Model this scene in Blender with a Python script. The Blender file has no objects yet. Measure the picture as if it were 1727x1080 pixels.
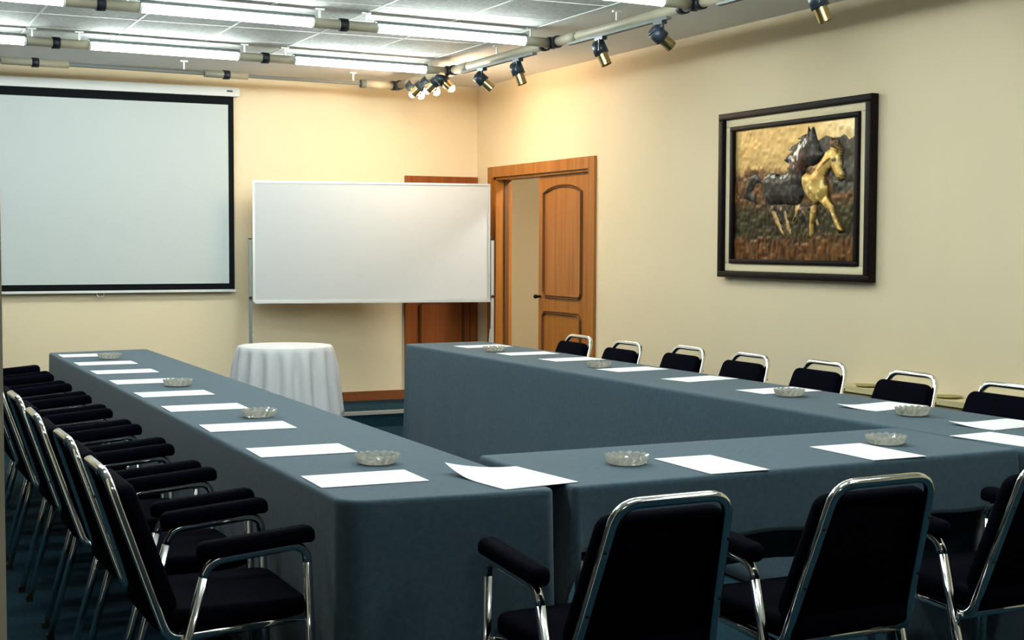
import bpy, bmesh, math, random
import numpy as np
from mathutils import Vector, Matrix

random.seed(7)
np.random.seed(7)
PI = math.pi
SC = bpy.context.scene
C = SC.collection

# ------------------------------------------------------------------ camera
H = 1.39                      # camera height
FPX = 2420.9                  # focal length in pixels of the 1727 px frame
YAW, PITCH, ROLL = 0.44418513, -0.05279841, 0.00351063
def cam_axes():
    cy, sy, cp, sp = math.cos(YAW), math.sin(YAW), math.cos(PITCH), math.sin(PITCH)
    f = Vector((sy*cp, cy*cp, sp)); r = Vector((cy, -sy, 0)); u = r.cross(f)
    cr, sr = math.cos(ROLL), math.sin(ROLL)
    return cr*r + sr*u, -sr*r + cr*u, f
CR, CU, CF = cam_axes()
cd = bpy.data.cameras.new('camera'); cam = bpy.data.objects.new('camera', cd); C.objects.link(cam)
cd.sensor_fit = 'HORIZONTAL'; cd.sensor_width = 36.0; cd.lens = 36.0*FPX/1727.0
cd.clip_start = 0.05; cd.clip_end = 60
cam.matrix_world = Matrix(((CR.x, CU.x, -CF.x, 0), (CR.y, CU.y, -CF.y, 0), (CR.z, CU.z, -CF.z, H), (0, 0, 0, 1)))
SC.camera = cam

# ------------------------------------------------------------------ world, exposure
w = bpy.data.worlds.new('world'); SC.world = w; w.use_nodes = True
w.node_tree.nodes['Background'].inputs[0].default_value = (0.5, 0.5, 0.5, 1)
w.node_tree.nodes['Background'].inputs[1].default_value = 0.02
SC.view_settings.view_transform = 'Standard'; SC.view_settings.look = 'None'
SC.view_settings.gamma = 1.0; SC.view_settings.use_curve_mapping = False
SC.view_settings.exposure = 2.0
SC.cycles.use_denoising = True
SC.cycles.max_bounces = 10; SC.cycles.diffuse_bounces = 4; SC.cycles.transmission_bounces = 10
SC.cycles.sample_clamp_indirect = 6.0
SC.cycles.caustics_refractive = False; SC.cycles.caustics_reflective = False
TUBE_POWER = 15.0             # emission of the fluorescent tubes
BULB_POWER = 165.0

def ray(x, y):
    return CF + CR*((x-863.5)/FPX) - CU*((y-540.0)/FPX)
def at_z(x, y, z):
    d = ray(x, y); return Vector((0, 0, H)) + d*((z-H)/d.z)
def at_x(x, y, X):
    d = ray(x, y); return Vector((0, 0, H)) + d*(X/d.x)
def at_y(x, y, Y):
    d = ray(x, y); return Vector((0, 0, H)) + d*(Y/d.y)

# ------------------------------------------------------------------ materials
M = {}
def lin(c):
    return tuple(((v/255)/12.92 if v/255 <= 0.04045 else ((v/255+0.055)/1.055)**2.4) for v in c)
def mat(name, col, rough=0.6, metal=0.0, noise=None, bump=None, spec=0.5, sheen=0.0, trans=0.0, ior=1.45, emit=None, estr=0.0, coord='Object'):
    """noise = (scale xyz, second colour, low, high); bump = (scale, strength, distance)"""
    m = bpy.data.materials.new(name); m.use_nodes = True
    nt = m.node_tree; b = nt.nodes['Principled BSDF']
    b.inputs['Base Color'].default_value = (*col, 1); b.inputs['Roughness'].default_value = rough
    b.inputs['Metallic'].default_value = metal; b.inputs['Specular IOR Level'].default_value = spec
    b.inputs['Sheen Weight'].default_value = sheen
    b.inputs['Transmission Weight'].default_value = trans; b.inputs['IOR'].default_value = ior
    if emit:
        b.inputs['Emission Color'].default_value = (*emit, 1); b.inputs['Emission Strength'].default_value = estr
    tc = nt.nodes.new('ShaderNodeTexCoord')
    if noise:
        mp = nt.nodes.new('ShaderNodeMapping'); mp.inputs['Scale'].default_value = noise[0]
        n = nt.nodes.new('ShaderNodeTexNoise'); n.inputs['Scale'].default_value = 1.0; n.inputs['Detail'].default_value = 6
        r = nt.nodes.new('ShaderNodeValToRGB')
        r.color_ramp.elements[0].position = noise[2]; r.color_ramp.elements[0].color = (*col, 1)
        r.color_ramp.elements[1].position = noise[3]; r.color_ramp.elements[1].color = (*noise[1], 1)
        nt.links.new(tc.outputs[coord], mp.inputs[0]); nt.links.new(mp.outputs[0], n.inputs[0])
        nt.links.new(n.outputs[0], r.inputs[0]); nt.links.new(r.outputs[0], b.inputs['Base Color'])
    if bump:
        n2 = nt.nodes.new('ShaderNodeTexNoise'); n2.inputs['Scale'].default_value = bump[0]; n2.inputs['Detail'].default_value = 4
        bp = nt.nodes.new('ShaderNodeBump'); bp.inputs['Strength'].default_value = bump[1]; bp.inputs['Distance'].default_value = bump[2]
        nt.links.new(tc.outputs[coord], n2.inputs[0]); nt.links.new(n2.outputs[0], bp.inputs['Height'])
        nt.links.new(bp.outputs[0], b.inputs['Normal'])
    M[name] = m
    return m

mat('wall_paint', (0.82, 0.70, 0.485), 0.7, noise=((0.6, 0.6, 0.6), (0.78, 0.66, 0.45), 0.35, 0.7), bump=(60, 0.08, 0.003), spec=0.25)
mat('unseen_wall_dark', (0.055, 0.072, 0.09), 0.9, noise=((20, 20, .6), (0.035, 0.048, 0.06), 0.3, 0.7), spec=0.1)  # invented dark finish for unseen walls, darkens the foreground and chrome reflections
mat('corridor_paint', (0.72, 0.62, 0.42), 0.8, spec=0.2)
mat('carpet', (0.007, 0.026, 0.041), 0.95, noise=((90, 90, 90), (0.013, 0.044, 0.064), 0.35, 0.7), bump=(300, 0.5, 0.004), spec=0.1)
mat('ceiling_plaster', (0.82, 0.83, 0.82), 0.85, noise=((1.2, 1.2, 1.2), (0.78, 0.785, 0.77), 0.35, 0.7), spec=0.2)
mat('ceiling_tile', (0.50, 0.53, 0.51), 0.8, noise=((45, 45, 45), (0.64, 0.67, 0.65), 0.42, 0.62), bump=(45, 0.35, 0.006), spec=0.2)
mat('grid_white', (0.80, 0.82, 0.80), 0.5)
mat('cloth_blue', (0.046, 0.084, 0.114), 0.85, noise=((55, 55, 55), (0.060, 0.104, 0.136), 0.35, 0.7), bump=(500, 0.25, 0.002), spec=0.15, sheen=0.15)
mat('cloth_white', (0.60, 0.60, 0.615), 0.85, bump=(300, 0.15, 0.001), spec=0.15)
mat('fabric_black', (0.0012, 0.0014, 0.0035), 0.95, noise=((160, 160, 160), (0.0024, 0.003, 0.008), 0.4, 0.7), spec=0.04, bump=(400, 0.3, 0.002))
mat('chrome', (0.80, 0.80, 0.79), 0.09, 1.0)
mat('rubber', (0.01, 0.01, 0.01), 0.7)
mat('paper', (0.86, 0.87, 0.88), 0.7, spec=0.2)
def glass_mat():
    m = bpy.data.materials.new('cut_glass'); m.use_nodes = True; nt = m.node_tree; nt.nodes.clear()
    out = nt.nodes.new('ShaderNodeOutputMaterial'); g = nt.nodes.new('ShaderNodeBsdfGlass'); d = nt.nodes.new('ShaderNodeBsdfTranslucent'); df = nt.nodes.new('ShaderNodeBsdfDiffuse')
    g.inputs['Roughness'].default_value = 0.02; g.inputs['IOR'].default_value = 1.5; g.inputs['Color'].default_value = (1, 1, .97, 1)
    d.inputs['Color'].default_value = (.95, .94, .88, 1); df.inputs['Color'].default_value = (.95, .94, .86, 1)
    m1 = nt.nodes.new('ShaderNodeMixShader'); m1.inputs[0].default_value = .5; m2 = nt.nodes.new('ShaderNodeMixShader'); m2.inputs[0].default_value = .30
    nt.links.new(d.outputs[0], m1.inputs[1]); nt.links.new(df.outputs[0], m1.inputs[2])
    nt.links.new(g.outputs[0], m2.inputs[1]); nt.links.new(m1.outputs[0], m2.inputs[2]); nt.links.new(m2.outputs[0], out.inputs[0])
    M['glass'] = m
glass_mat()
mat('wood', (0.43, 0.17, 0.028), 0.42, noise=((26, 26, 1.3), (0.29, 0.10, 0.014), 0.32, 0.72), spec=0.4)
mat('wood_red', (0.30, 0.085, 0.016), 0.42, noise=((26, 26, 1.3), (0.19, 0.048, 0.009), 0.32, 0.72), spec=0.4)
mat('wood_groove', (0.13, 0.050, 0.012), 0.5)
mat('table_wood', (0.10, 0.055, 0.025), 0.5, noise=((3, 30, 30), (0.06, 0.03, 0.014), 0.3, 0.7))
mat('metal_grey', (0.30, 0.31, 0.31), 0.4, 0.8)
mat('aluminium', (0.72, 0.74, 0.74), 0.38, 0.75)
mat('steel_dark', (0.22, 0.25, 0.25), 0.45, 0.6)
mat('board_white', (0.53, 0.56, 0.575), 0.28, spec=0.5)
mat('screen_white', (0.55, 0.60, 0.60), 0.9, spec=0.1, bump=(600, 0.08, 0.001))
mat('screen_black', (0.004, 0.006, 0.007), 0.8, spec=0.15)
mat('case_white', (0.72, 0.74, 0.72), 0.5)
mat('pipe_beige', (0.36, 0.33, 0.24), 0.5, noise=((3, 3, 3), (0.30, 0.28, 0.205), 0.35, 0.7))
mat('ring_black', (0.004, 0.008, 0.016), 0.45)
mat('reflector_grey', (0.15, 0.17, 0.17), 0.6)
mat('track_grey', (0.10, 0.12, 0.115), 0.55)
mat('lamp_dark', (0.012, 0.022, 0.032), 0.4, spec=0.5)
mat('brass', (0.62, 0.45, 0.20), 0.22, 1.0)
mat('lens_off', (0.25, 0.24, 0.2), 0.1)
mat('tube_light', (0.9, 0.95, 0.95), 0.4, emit=(0.90, 1.0, 0.97), estr=TUBE_POWER)
mat('bulb_light', (1.0, 0.9, 0.7), 0.4, emit=(1.0, 0.72, 0.46), estr=BULB_POWER)
mat('added_corridor_lamp', (1, 1, 0.95), 0.4, emit=(1.0, 0.95, 0.85), estr=60.0)  # glow of the lamp added to brighten the corridor
mat('frame_dark', (0.005, 0.003, 0.0035), 0.5, noise=((30, 30, 30), (0.012, 0.005, 0.005), 0.4, 0.7), spec=0.15)
mat('liner_cream', (0.80, 0.69, 0.46), 0.85, bump=(400, 0.2, 0.001))
mat('ledge_cream', (0.60, 0.52, 0.28), 0.6)
mat('olive', (0.36, 0.29, 0.10), 0.5)
mat('label_grey', (0.08, 0.09, 0.09), 0.6)
mat('skirt_wood', (0.24, 0.075, 0.018), 0.5, noise=((2, 30, 30), (0.20, 0.06, 0.014), 0.3, 0.7))

def relief_mat():
    m = bpy.data.materials.new('copper_relief'); m.use_nodes = True; nt = m.node_tree; b = nt.nodes['Principled BSDF']
    a = nt.nodes.new('ShaderNodeAttribute'); a.attribute_name = 'tint'
    nt.links.new(a.outputs['Color'], b.inputs['Base Color'])
    b.inputs['Metallic'].default_value = 0.45; b.inputs['Roughness'].default_value = 0.42; b.inputs['Specular IOR Level'].default_value = 0.3
    M['relief'] = m
relief_mat()

# ------------------------------------------------------------------ helpers
def tag(o, label=None, cat=None, group=None, kind=None):
    if label: o['label'] = label
    if cat: o['category'] = cat
    if group: o['group'] = group
    if kind: o['kind'] = kind
    return o
def empty(name, loc=(0, 0, 0), rz=0.0):
    o = bpy.data.objects.new(name, None); o.empty_display_size = 0.1
    C.objects.link(o); o.location = loc; o.rotation_euler = (0, 0, rz); return o
def link(name, me, m, parent=None):
    o = bpy.data.objects.new(name, me); C.objects.link(o)
    if m is not None and not me.materials: me.materials.append(M[m])
    if parent is not None: o.parent = parent
    return o
class MB:
    def __init__(s): s.v = []; s.f = []; s.sm = []
    def add(s, v, f, smooth=False):
        n = len(s.v); s.v += [tuple(p) for p in v]; s.f += [tuple(i+n for i in q) for q in f]; s.sm += [smooth]*len(f); return s
    def box(s, a, b):
        (x0, y0, z0), (x1, y1, z1) = a, b
        x0, x1 = min(x0, x1), max(x0, x1); y0, y1 = min(y0, y1), max(y0, y1); z0, z1 = min(z0, z1), max(z0, z1)
        v = [(x0,y0,z0),(x1,y0,z0),(x1,y1,z0),(x0,y1,z0),(x0,y0,z1),(x1,y0,z1),(x1,y1,z1),(x0,y1,z1)]
        return s.add(v, [(0,3,2,1),(4,5,6,7),(0,1,5,4),(1,2,6,5),(2,3,7,6),(3,0,4,7)])
    def cyl(s, p, q, r0, r1=None, n=16, caps=True, smooth=True):
        p, q = Vector(p), Vector(q); r1 = r0 if r1 is None else r1
        d = (q-p).normalized(); a = d.orthogonal().normalized(); b = d.cross(a)
        v = []
        for c, r in ((p, r0), (q, r1)):
            for i in range(n):
                t = 2*PI*i/n; v.append(c + (a*math.cos(t) + b*math.sin(t))*r)
        s.add(v, [(i, (i+1) % n, n+(i+1) % n, n+i) for i in range(n)], smooth)
        if caps:
            k = len(s.v)-2*n
            s.f += [tuple(k+i for i in reversed(range(n))), tuple(k+n+i for i in range(n))]; s.sm += [False, False]
        return s
    def lathe(s, prof, c=(0, 0, 0), n=24, smooth=True):
        v = []; f = []
        for r, z in prof:
            for i in range(n):
                t = 2*PI*i/n; v.append((c[0]+r*math.cos(t), c[1]+r*math.sin(t), c[2]+z))
        for j in range(len(prof)-1):
            for i in range(n): f.append((j*n+i, j*n+(i+1) % n, (j+1)*n+(i+1) % n, (j+1)*n+i))
        f.append(tuple(reversed(range(n)))); f.append(tuple((len(prof)-1)*n+i for i in range(n)))
        return s.add(v, f, smooth)
    def sweep(s, path, prof, ref=None, closed=False, caps=True, smooth=True):
        """sweep a 2-D profile (list of (a,b)) along a 3-D path with rotation-minimising frames"""
        P = [Vector(p) for p in path]; n = len(P); k = len(prof)
        T = []
        for i in range(n):
            a = P[i-1] if (i > 0 or closed) else P[i]; b = P[(i+1) % n] if (i < n-1 or closed) else P[i]
            T.append((b-a).normalized())
        N = Vector(ref) if ref is not None else T[0].orthogonal()
        N = (N - T[0]*N.dot(T[0])).normalized()
        v = []
        for i in range(n):
            if i: N = T[i-1].rotation_difference(T[i]) @ N
            N = (N - T[i]*N.dot(T[i])).normalized(); B = T[i].cross(N)
            for a, b in prof: v.append(P[i] + N*a + B*b)
        f = []
        for i in range(n if closed else n-1):
            j = (i+1) % n
            for q in range(k): f.append((i*k+q, i*k+(q+1) % k, j*k+(q+1) % k, j*k+q))
        s.add(v, f, smooth)
        if caps and not closed:
            m = len(s.v)-n*k
            s.f += [tuple(m+i for i in reversed(range(k))), tuple(m+(n-1)*k+i for i in range(k))]; s.sm += [False, False]
        return s
    def mesh(s, name):
        me = bpy.data.meshes.new(name); me.from_pydata(s.v, [], s.f); me.update()
        me.polygons.foreach_set('use_smooth', s.sm); me.validate(); return me
    def build(s, name, m, parent=None):
        me = s.mesh(name)
        bm = bmesh.new(); bm.from_mesh(me); bmesh.ops.recalc_face_normals(bm, faces=bm.faces); bm.to_mesh(me); bm.free()
        return link(name, me, m, parent)
def rrect(w, h, r, n=3):
    pts = []
    for cx, cy, a0 in ((w/2-r, h/2-r, 0), (-w/2+r, h/2-r, PI/2), (-w/2+r, -h/2+r, PI), (w/2-r, -h/2+r, 1.5*PI)):
        for i in range(n+1):
            t = a0 + PI/2*i/n; pts.append((cx+r*math.cos(t), cy+r*math.sin(t)))
    return pts
def fillet(pts, r, n=6):
    """round the inner corners of an open polyline"""
    P = [Vector(p) for p in pts]; out = [P[0]]
    rr = r if isinstance(r, (list, tuple)) else [r]*len(P)
    for i in range(1, len(P)-1):
        a = (P[i-1]-P[i]).normalized(); b = (P[i+1]-P[i]).normalized()
        ang = a.angle(b); d = rr[i]/math.tan(ang/2) if ang < PI-1e-3 else 0
        d = min(d, 0.48*(P[i-1]-P[i]).length, 0.48*(P[i+1]-P[i]).length)
        p0, p1 = P[i]+a*d, P[i]+b*d
        for k in range(n+1):
            t = k/n; out.append(p0*(1-t)**2 + P[i]*2*t*(1-t) + p1*t*t)
    out.append(P[-1]); return out
def bevel_poly(outline, t0, t1, bev, seg=3):
    """closed outline (x,y) extruded from z=t0 to t1 with rounded rims, as a bmesh mesh"""
    bm = bmesh.new()
    f = bm.faces.new([bm.verts.new((x, y, t0)) for x, y in outline])
    r = bmesh.ops.extrude_face_region(bm, geom=[f])
    bmesh.ops.translate(bm, vec=(0, 0, t1-t0), verts=[e for e in r['geom'] if isinstance(e, bmesh.types.BMVert)])
    bmesh.ops.recalc_face_normals(bm, faces=bm.faces)
    rim = [e for e in bm.edges if abs(e.verts[0].co.z-e.verts[1].co.z) < 1e-6]
    bmesh.ops.bevel(bm, geom=rim, offset=bev, segments=seg, profile=0.5, affect='EDGES')
    return bm
def bm_obj(bm, name, m, parent=None, smooth=True, mtx=None):
    if mtx is not None: bmesh.ops.transform(bm, matrix=mtx, verts=bm.verts)
    me = bpy.data.meshes.new(name); bm.to_mesh(me); bm.free()
    me.polygons.foreach_set('use_smooth', [smooth]*len(me.polygons))
    if smooth:
        try: me.set_sharp_from_angle(angle=math.radians(50))
        except Exception: pass
    return link(name, me, m, parent)
def children(o): return [c for c in bpy.data.objects if c.parent == o]
def copy_tree(o, parent=None, kids=None):
    c = o.copy(); C.objects.link(c); c.parent = parent
    for ch in list(o.children): copy_tree(ch, c)
    return c
ORD = ['nearest', 'second', 'third', 'fourth', 'fifth', 'sixth', 'seventh', 'eighth', 'ninth', 'tenth']

# ------------------------------------------------------------------ room shell
XL, XR, YN, YB, ZC = -1.8, 4.9, -1.6, 10.98, 2.69
def struct(o): return tag(o, kind='structure')
struct(MB().box((XL-.1, YN-.1, -0.1), (XR+1.7, YB+1.4, 0)).build('floor', 'carpet'))
struct(MB().box((XL-.1, YB, 0), (XR+.14, YB+.12, ZC+.1)).build('wall_back', 'wall_paint'))
struct(MB().box((XL-.12, YN, 0), (XL, YB, ZC+.1)).build('wall_left', 'unseen_wall_dark'))
struct(MB().box((XL-.1, YN-.12, 0), (XR+.14, YN, ZC+.1)).build('wall_near', 'unseen_wall_dark'))
DY0, DY1, DZ = 9.00, 10.64, 1.93     # opening of the door in the right wall
wr = MB().box((XR, YN, 0), (XR+.14, DY0, ZC+.1)).box((XR, DY1, 0), (XR+.14, YB, ZC+.1)).box((XR, DY0, DZ), (XR+.14, DY1, ZC+.1))
struct(wr.build('wall_right', 'wall_paint'))
cor = MB().box((6.3, 8.0, 0), (6.4, 12.3, 2.6)).box((XR+.14, 12.2, 0), (6.3, 12.3, 2.6)).box((XR+.14, 7.9, 0), (6.4, 8.0, 2.6)).box((XR+.14, 7.9, 2.5), (6.4, 12.3, 2.6))
struct(cor.build('wall_corridor', 'corridor_paint'))
# ceiling: slab, tiles and bars
ceil = struct(MB().box((XL-.1, YN-.1, ZC), (XR+.14, YB+.12, ZC+.12)).build('ceiling', 'ceiling_plaster'))
TS = 0.547; TX0 = 3.29-7*TS; TY0 = 7.42-5*TS; NX, NY = 8, 9
tile_bm = bevel_poly([(0.006, 0.006), (TS-.006, 0.006), (TS-.006, TS-.006), (0.006, TS-.006)], -0.010, 0.0, 0.004, 1)
tile0 = bm_obj(tile_bm, 'ceiling_tile', 'ceiling_tile', ceil, smooth=False)
first = True
for i in range(NX):
    for j in range(NY):
        o = tile0 if first else tile0.copy()
        if not first: C.objects.link(o)
        first = False
        o.location = (TX0+i*TS, TY0+j*TS, ZC); o.parent = ceil
for i in range(NX+1):
    x = TX0+i*TS; MB().box((x-.006, TY0, ZC-.013), (x+.006, TY0+NY*TS, ZC)).build('grid_bar', 'grid_white', ceil)
for j in range(NY+1):
    y = TY0+j*TS; MB().box((TX0, y-.006, ZC-.0125), (TX0+NX*TS, y+.006, ZC)).build('grid_bar', 'grid_white', ceil)
# dais with white nosing, skirting boards
DZH = 0.12; DYF = 10.22
dais = tag(MB().box((XL, DYF, 0), (XR-.012, YB-.001, DZH)).build('dais', 'carpet'), kind='structure')
MB().box((XL, DYF-.012, DZH-.022), (XR-.012, DYF+.02, DZH+.004)).build('nosing_strip', 'aluminium', dais)
struct(MB().box((XL, YB-.018, DZH), (4.25, YB, DZH+.075)).build('baseboard_back', 'skirt_wood'))
struct(MB().box((XR-.018, YN, 0), (XR, 8.91, .08)).build('baseboard_right', 'skirt_wood'))
# pier at the left edge of the view
tag(MB().box((-0.30, 2.5, 0), (0.257, 2.85, ZC)).build('pillar', 'wall_paint'), 'cream painted pillar edge left of the row of black armchairs', 'pillar')

# ------------------------------------------------------------------ doors
def molding(parent, outline, to3, name='panel_molding', m='wood_groove', w=0.022, d=0.014):
    path = [to3(a, b) for a, b in outline]
    nrm = (to3(1, 0, 1)-to3(1, 0, 0)).normalized()
    prof = [(-d*.2, -w/2), (d, -w/2*.6), (d*.55, 0), (d, w/2*.6), (-d*.2, w/2)]
    return MB().sweep(path, prof, ref=nrm, closed=True, smooth=False).build(name, m, parent)
def panel_outline(u0, u1, v0, v1, arch=0.0, cut=0.035, n=10):
    pts = [(u0+cut, v0), (u1-cut, v0), (u1-cut*.35, v0+cut*.35), (u1, v0+cut)]
    if arch > 0:
        pts += [(u1, v1-arch)]
        for i in range(1, n):
            t = i/n; pts.append((u1+(u0-u1)*t, v1-arch+arch*(1.25*math.sin(PI*t)-.25*math.sin(PI*t)**3)))
        pts += [(u0, v1-arch)]
    else:
        pts += [(u1, v1-cut), (u1-cut, v1), (u0+cut, v1), (u0, v1-cut)]
    pts += [(u0, v0+cut), (u0+cut*.35, v0+cut*.35)]
    return pts
d1 = tag(empty('door_1', (XR, (DY0+DY1)/2, 0)), kind='structure')
def dpart(mb, name, m, par=d1):
    o = mb.build(name, m); o.parent = par
    o.matrix_parent_inverse = Matrix.Translation(-Vector(d1.location)) if par is d1 else Matrix.Identity(4)
    return o
cw = .085
dpart(MB().box((XR-.022, DY0-cw, 0), (XR+.0, DY0+.0, DZ+cw)), 'casing', 'wood')
dpart(MB().box((XR-.022, DY1, 0), (XR+.0, DY1+cw, DZ+cw)), 'casing', 'wood')
dpart(MB().box((XR-.0225, DY0, DZ), (XR+.0, DY1, DZ+cw)), 'casing', 'wood')
dpart(MB().box((XR, DY1-.03, 0), (XR+.145, DY1, DZ)), 'jamb', 'wood')
dpart(MB().box((XR, DY0, 0), (XR+.145, DY0+.02, DZ)), 'jamb', 'wood')
dpart(MB().box((XR, DY0, DZ-.02), (XR+.145, DY1, DZ)), 'jamb', 'wood')
dpart(MB().box((XR+.075, DY1-.045, 0), (XR+.11, DY1-.03, DZ-.02)), 'door_stop', 'wood_groove')
LX, LY0, LY1 = XR+.03, DY0+.022, 9.885
leaf = dpart(MB().box((LX, LY0, .01), (LX+.04, LY1, DZ-.022)), 'door_leaf', 'wood')
def to3a(u, v, k=0): return Vector((LX-.001-k, LY1-u, v))
lw = LY1-LY0
for ol in (panel_outline(.095, .700, .995, 1.825, arch=.05), panel_outline(.085, .690, .18, .875)):
    molding(leaf, ol, to3a)
hb = MB().cyl(to3a(.035, .99, 0), to3a(.035, .99, .03), .010, n=12).lathe([(.001, -.016), (.014, -.012), (.018, 0), (.014, .012), (.001, .016)], tuple(to3a(.035, .99, .042)), n=12)
hb.build('knob', 'frame_dark', leaf)
# door on the back wall, beside the corner, behind the whiteboard
d2 = tag(empty('door_2', (4.57, YB, DZH)), kind='structure')
def d2part(mb, name, m, par=d2):
    o = mb.build(name, m); o.parent = par; o.matrix_parent_inverse = Matrix.Translation(-Vector(d2.location)) if par is d2 else Matrix.Identity(4); return o
d2part(MB().box((4.25, YB-.022, DZH), (4.32, YB, 1.945)), 'casing', 'wood_red')
d2part(MB().box((4.83, YB-.022, DZH), (4.895, YB, 1.945)), 'casing', 'wood_red')
d2part(MB().box((4.32, YB-.0225, 1.875), (4.83, YB, 1.945)), 'casing', 'wood_red')
lf2 = d2part(MB().box((4.322, YB-.012, DZH+.01), (4.828, YB, 1.873)), 'door_leaf', 'wood_red')
def to3b(u, v, k=0): return Vector((4.322+u, YB-.013-k, DZH+v))
for ol in (panel_outline(.06, .446, .93, 1.68, arch=.07), panel_outline(.06, .446, .12, .80)):
    molding(lf2, ol, to3b)
# added lamp, out of view, to brighten the corridor seen through the door
cl = tag(empty('added_corridor_lamp', (5.7, 9.6, 2.5)), 'unseen round lamp added to brighten the corridor behind the open door', 'lamp')
MB().lathe([(.16, 0), (.16, -.03), (.15, -.03)], n=20).build('lamp_ring', 'metal_grey', cl)
MB().lathe([(.149, -.02), (.13, -.055), (.07, -.075), (.01, -.08)], n=20).build('lamp_bowl', 'added_corridor_lamp', cl)

# ------------------------------------------------------------------ ceiling lamp rails
RZ = 2.60; RS = 0.085; PX = 3.96
RINGX = [-1.40, -.06, 1.27, 2.60, 3.95]
def rp(x, y0, z=RZ): return Vector((x, y0 + RS*(x-PX), z))     # a point on a row of pipe; y0 is where the row meets the long rail
ROWS = {'row': [-1.85, -0.2, 1.45, 3.05, 4.63, 6.20, 7.77, 9.35]}
ROWNAME = {9.35: 'farthest row from camera', 7.77: 'second row from back wall', 6.20: 'third row from back wall', 4.63: 'fourth row from back wall', 3.05: 'fifth row from back wall',
           1.45: 'sixth row from back wall', -0.2: 'row above the camera', -1.85: 'x'}
COLN = ['leftmost', 'second from left', 'third from left', 'rightmost']
def ring(mb, p, d, r=.036, L=.045):
    d = Vector(d).normalized(); return mb.cyl(Vector(p)-d*L/2, Vector(p)+d*L/2, r, n=18)
def bracket(parent, p, nm='bracket'):
    mb = MB().box((p.x-.006, p.y-.006, p.z+.02), (p.x+.006, p.y+.006, ZC-.008)).box((p.x-.026, p.y-.010, ZC-.019), (p.x+.026, p.y+.010, ZC-.008))
    return mb.build(nm, 'aluminium', parent)
tube_me = None
for y0 in ROWS['row'][1:]:
    rail = tag(empty('lamp_pipe'), f'beige pipe with black couplings carrying the {ROWNAME[y0]} of fluorescent tubes', 'pipe', 'ceiling pipes')
    dirx = (rp(1, 0)-rp(0, 0)).normalized()
    for k, x in enumerate(RINGX):
        xa, xb = x-.175 if k else XL+.01, min(x+.195, PX-.03)
        MB().cyl(rp(xa, y0), rp(xb, y0), .028, n=16).build('pipe', 'pipe_beige', rail)
        ring(MB(), rp(x, y0), dirx).build('coupling', 'ring_black', rail)
        for bx in (x-.14, x+.14):
            if XL+.05 < bx < PX-.02: bracket(rail, rp(bx, y0))
    for k in range(4):
        lit = (y0 > 4 and k > 0) or (y0 > 3 and k > 1) or (y0 > 1 and k == 3) or (y0 < 1 and k == 1)
        xa, xb = RINGX[k]+.196, RINGX[k+1]-.176
        lm = tag(empty('fluorescent_lamp', rp((xa+xb)/2, y0)),
                 f'{"lit" if lit else "unlit"} white fluorescent tube, {COLN[k]} in the {ROWNAME[y0]}', 'lamp', 'fluorescent tubes')
        lm.rotation_euler = (0, 0, math.atan(RS)); hl = (xb-xa)/2*math.sqrt(1+RS*RS)
        MB().cyl((-hl+.01, 0, 0), (hl-.01, 0, 0), .0265, n=16).build('tube', 'tube_light' if lit else 'grid_white', lm)
        arc = [(.031*math.cos(a), .031*math.sin(a)+.004) for a in [PI*.15+PI*.70*i/10 for i in range(11)]]
        arc += [(.035*math.cos(a), .035*math.sin(a)+.006) for a in [PI*.15+PI*.70*(10-i)/10 for i in range(11)]]
        v = [(sx*hl, a, b) for sx in (-1, 1) for a, b in arc]; n = len(arc)
        MB().add(v, [(i, (i+1) % n, n+(i+1) % n, n+i) for i in range(n)], True).add(v, [tuple(range(n)), tuple(n+i for i in reversed(range(n)))]).build('reflector', 'reflector_grey', lm)
        for sx in (-1, 1): MB().cyl((sx*(hl-.012), 0, 0), (sx*hl, 0, 0), .029, n=16).build('end_cap', 'grid_white', lm)
# thin last rail near the back wall with sleeves and couplings
y0 = 10.40
rail = tag(empty('lamp_pipe'), 'thin grey rail with beige sleeves and no tubes along the back wall', 'pipe', 'ceiling pipes')
MB().cyl(rp(XL+.01, y0), rp(3.75, y0), .013, n=12).build('rod', 'reflector_grey', rail)
for x, a, b in ((-.05, -.2, .2), (1.28, -.22, .22), (2.61, -.16, .16)):
    MB().cyl(rp(x+a, y0), rp(x+b, y0), .026, n=16).build('sleeve', 'pipe_beige', rail)
    ring(MB(), rp(x, y0), (1, RS, 0), .033).build('coupling', 'ring_black', rail)
MB().cyl(rp(3.70, y0), rp(3.93, y0), .030, n=16).build('sleeve', 'pipe_beige', rail)
MB().cyl(rp(3.66, y0), rp(3.70, y0), .030, n=16).build('sleeve_end', 'track_grey', rail)
ring(MB(), rp(3.95, y0), (1, RS, 0), .036, .06).build('coupling', 'ring_black', rail)
for x in (1.0, 2.3, 3.6): bracket(rail, rp(x, y0))
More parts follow.
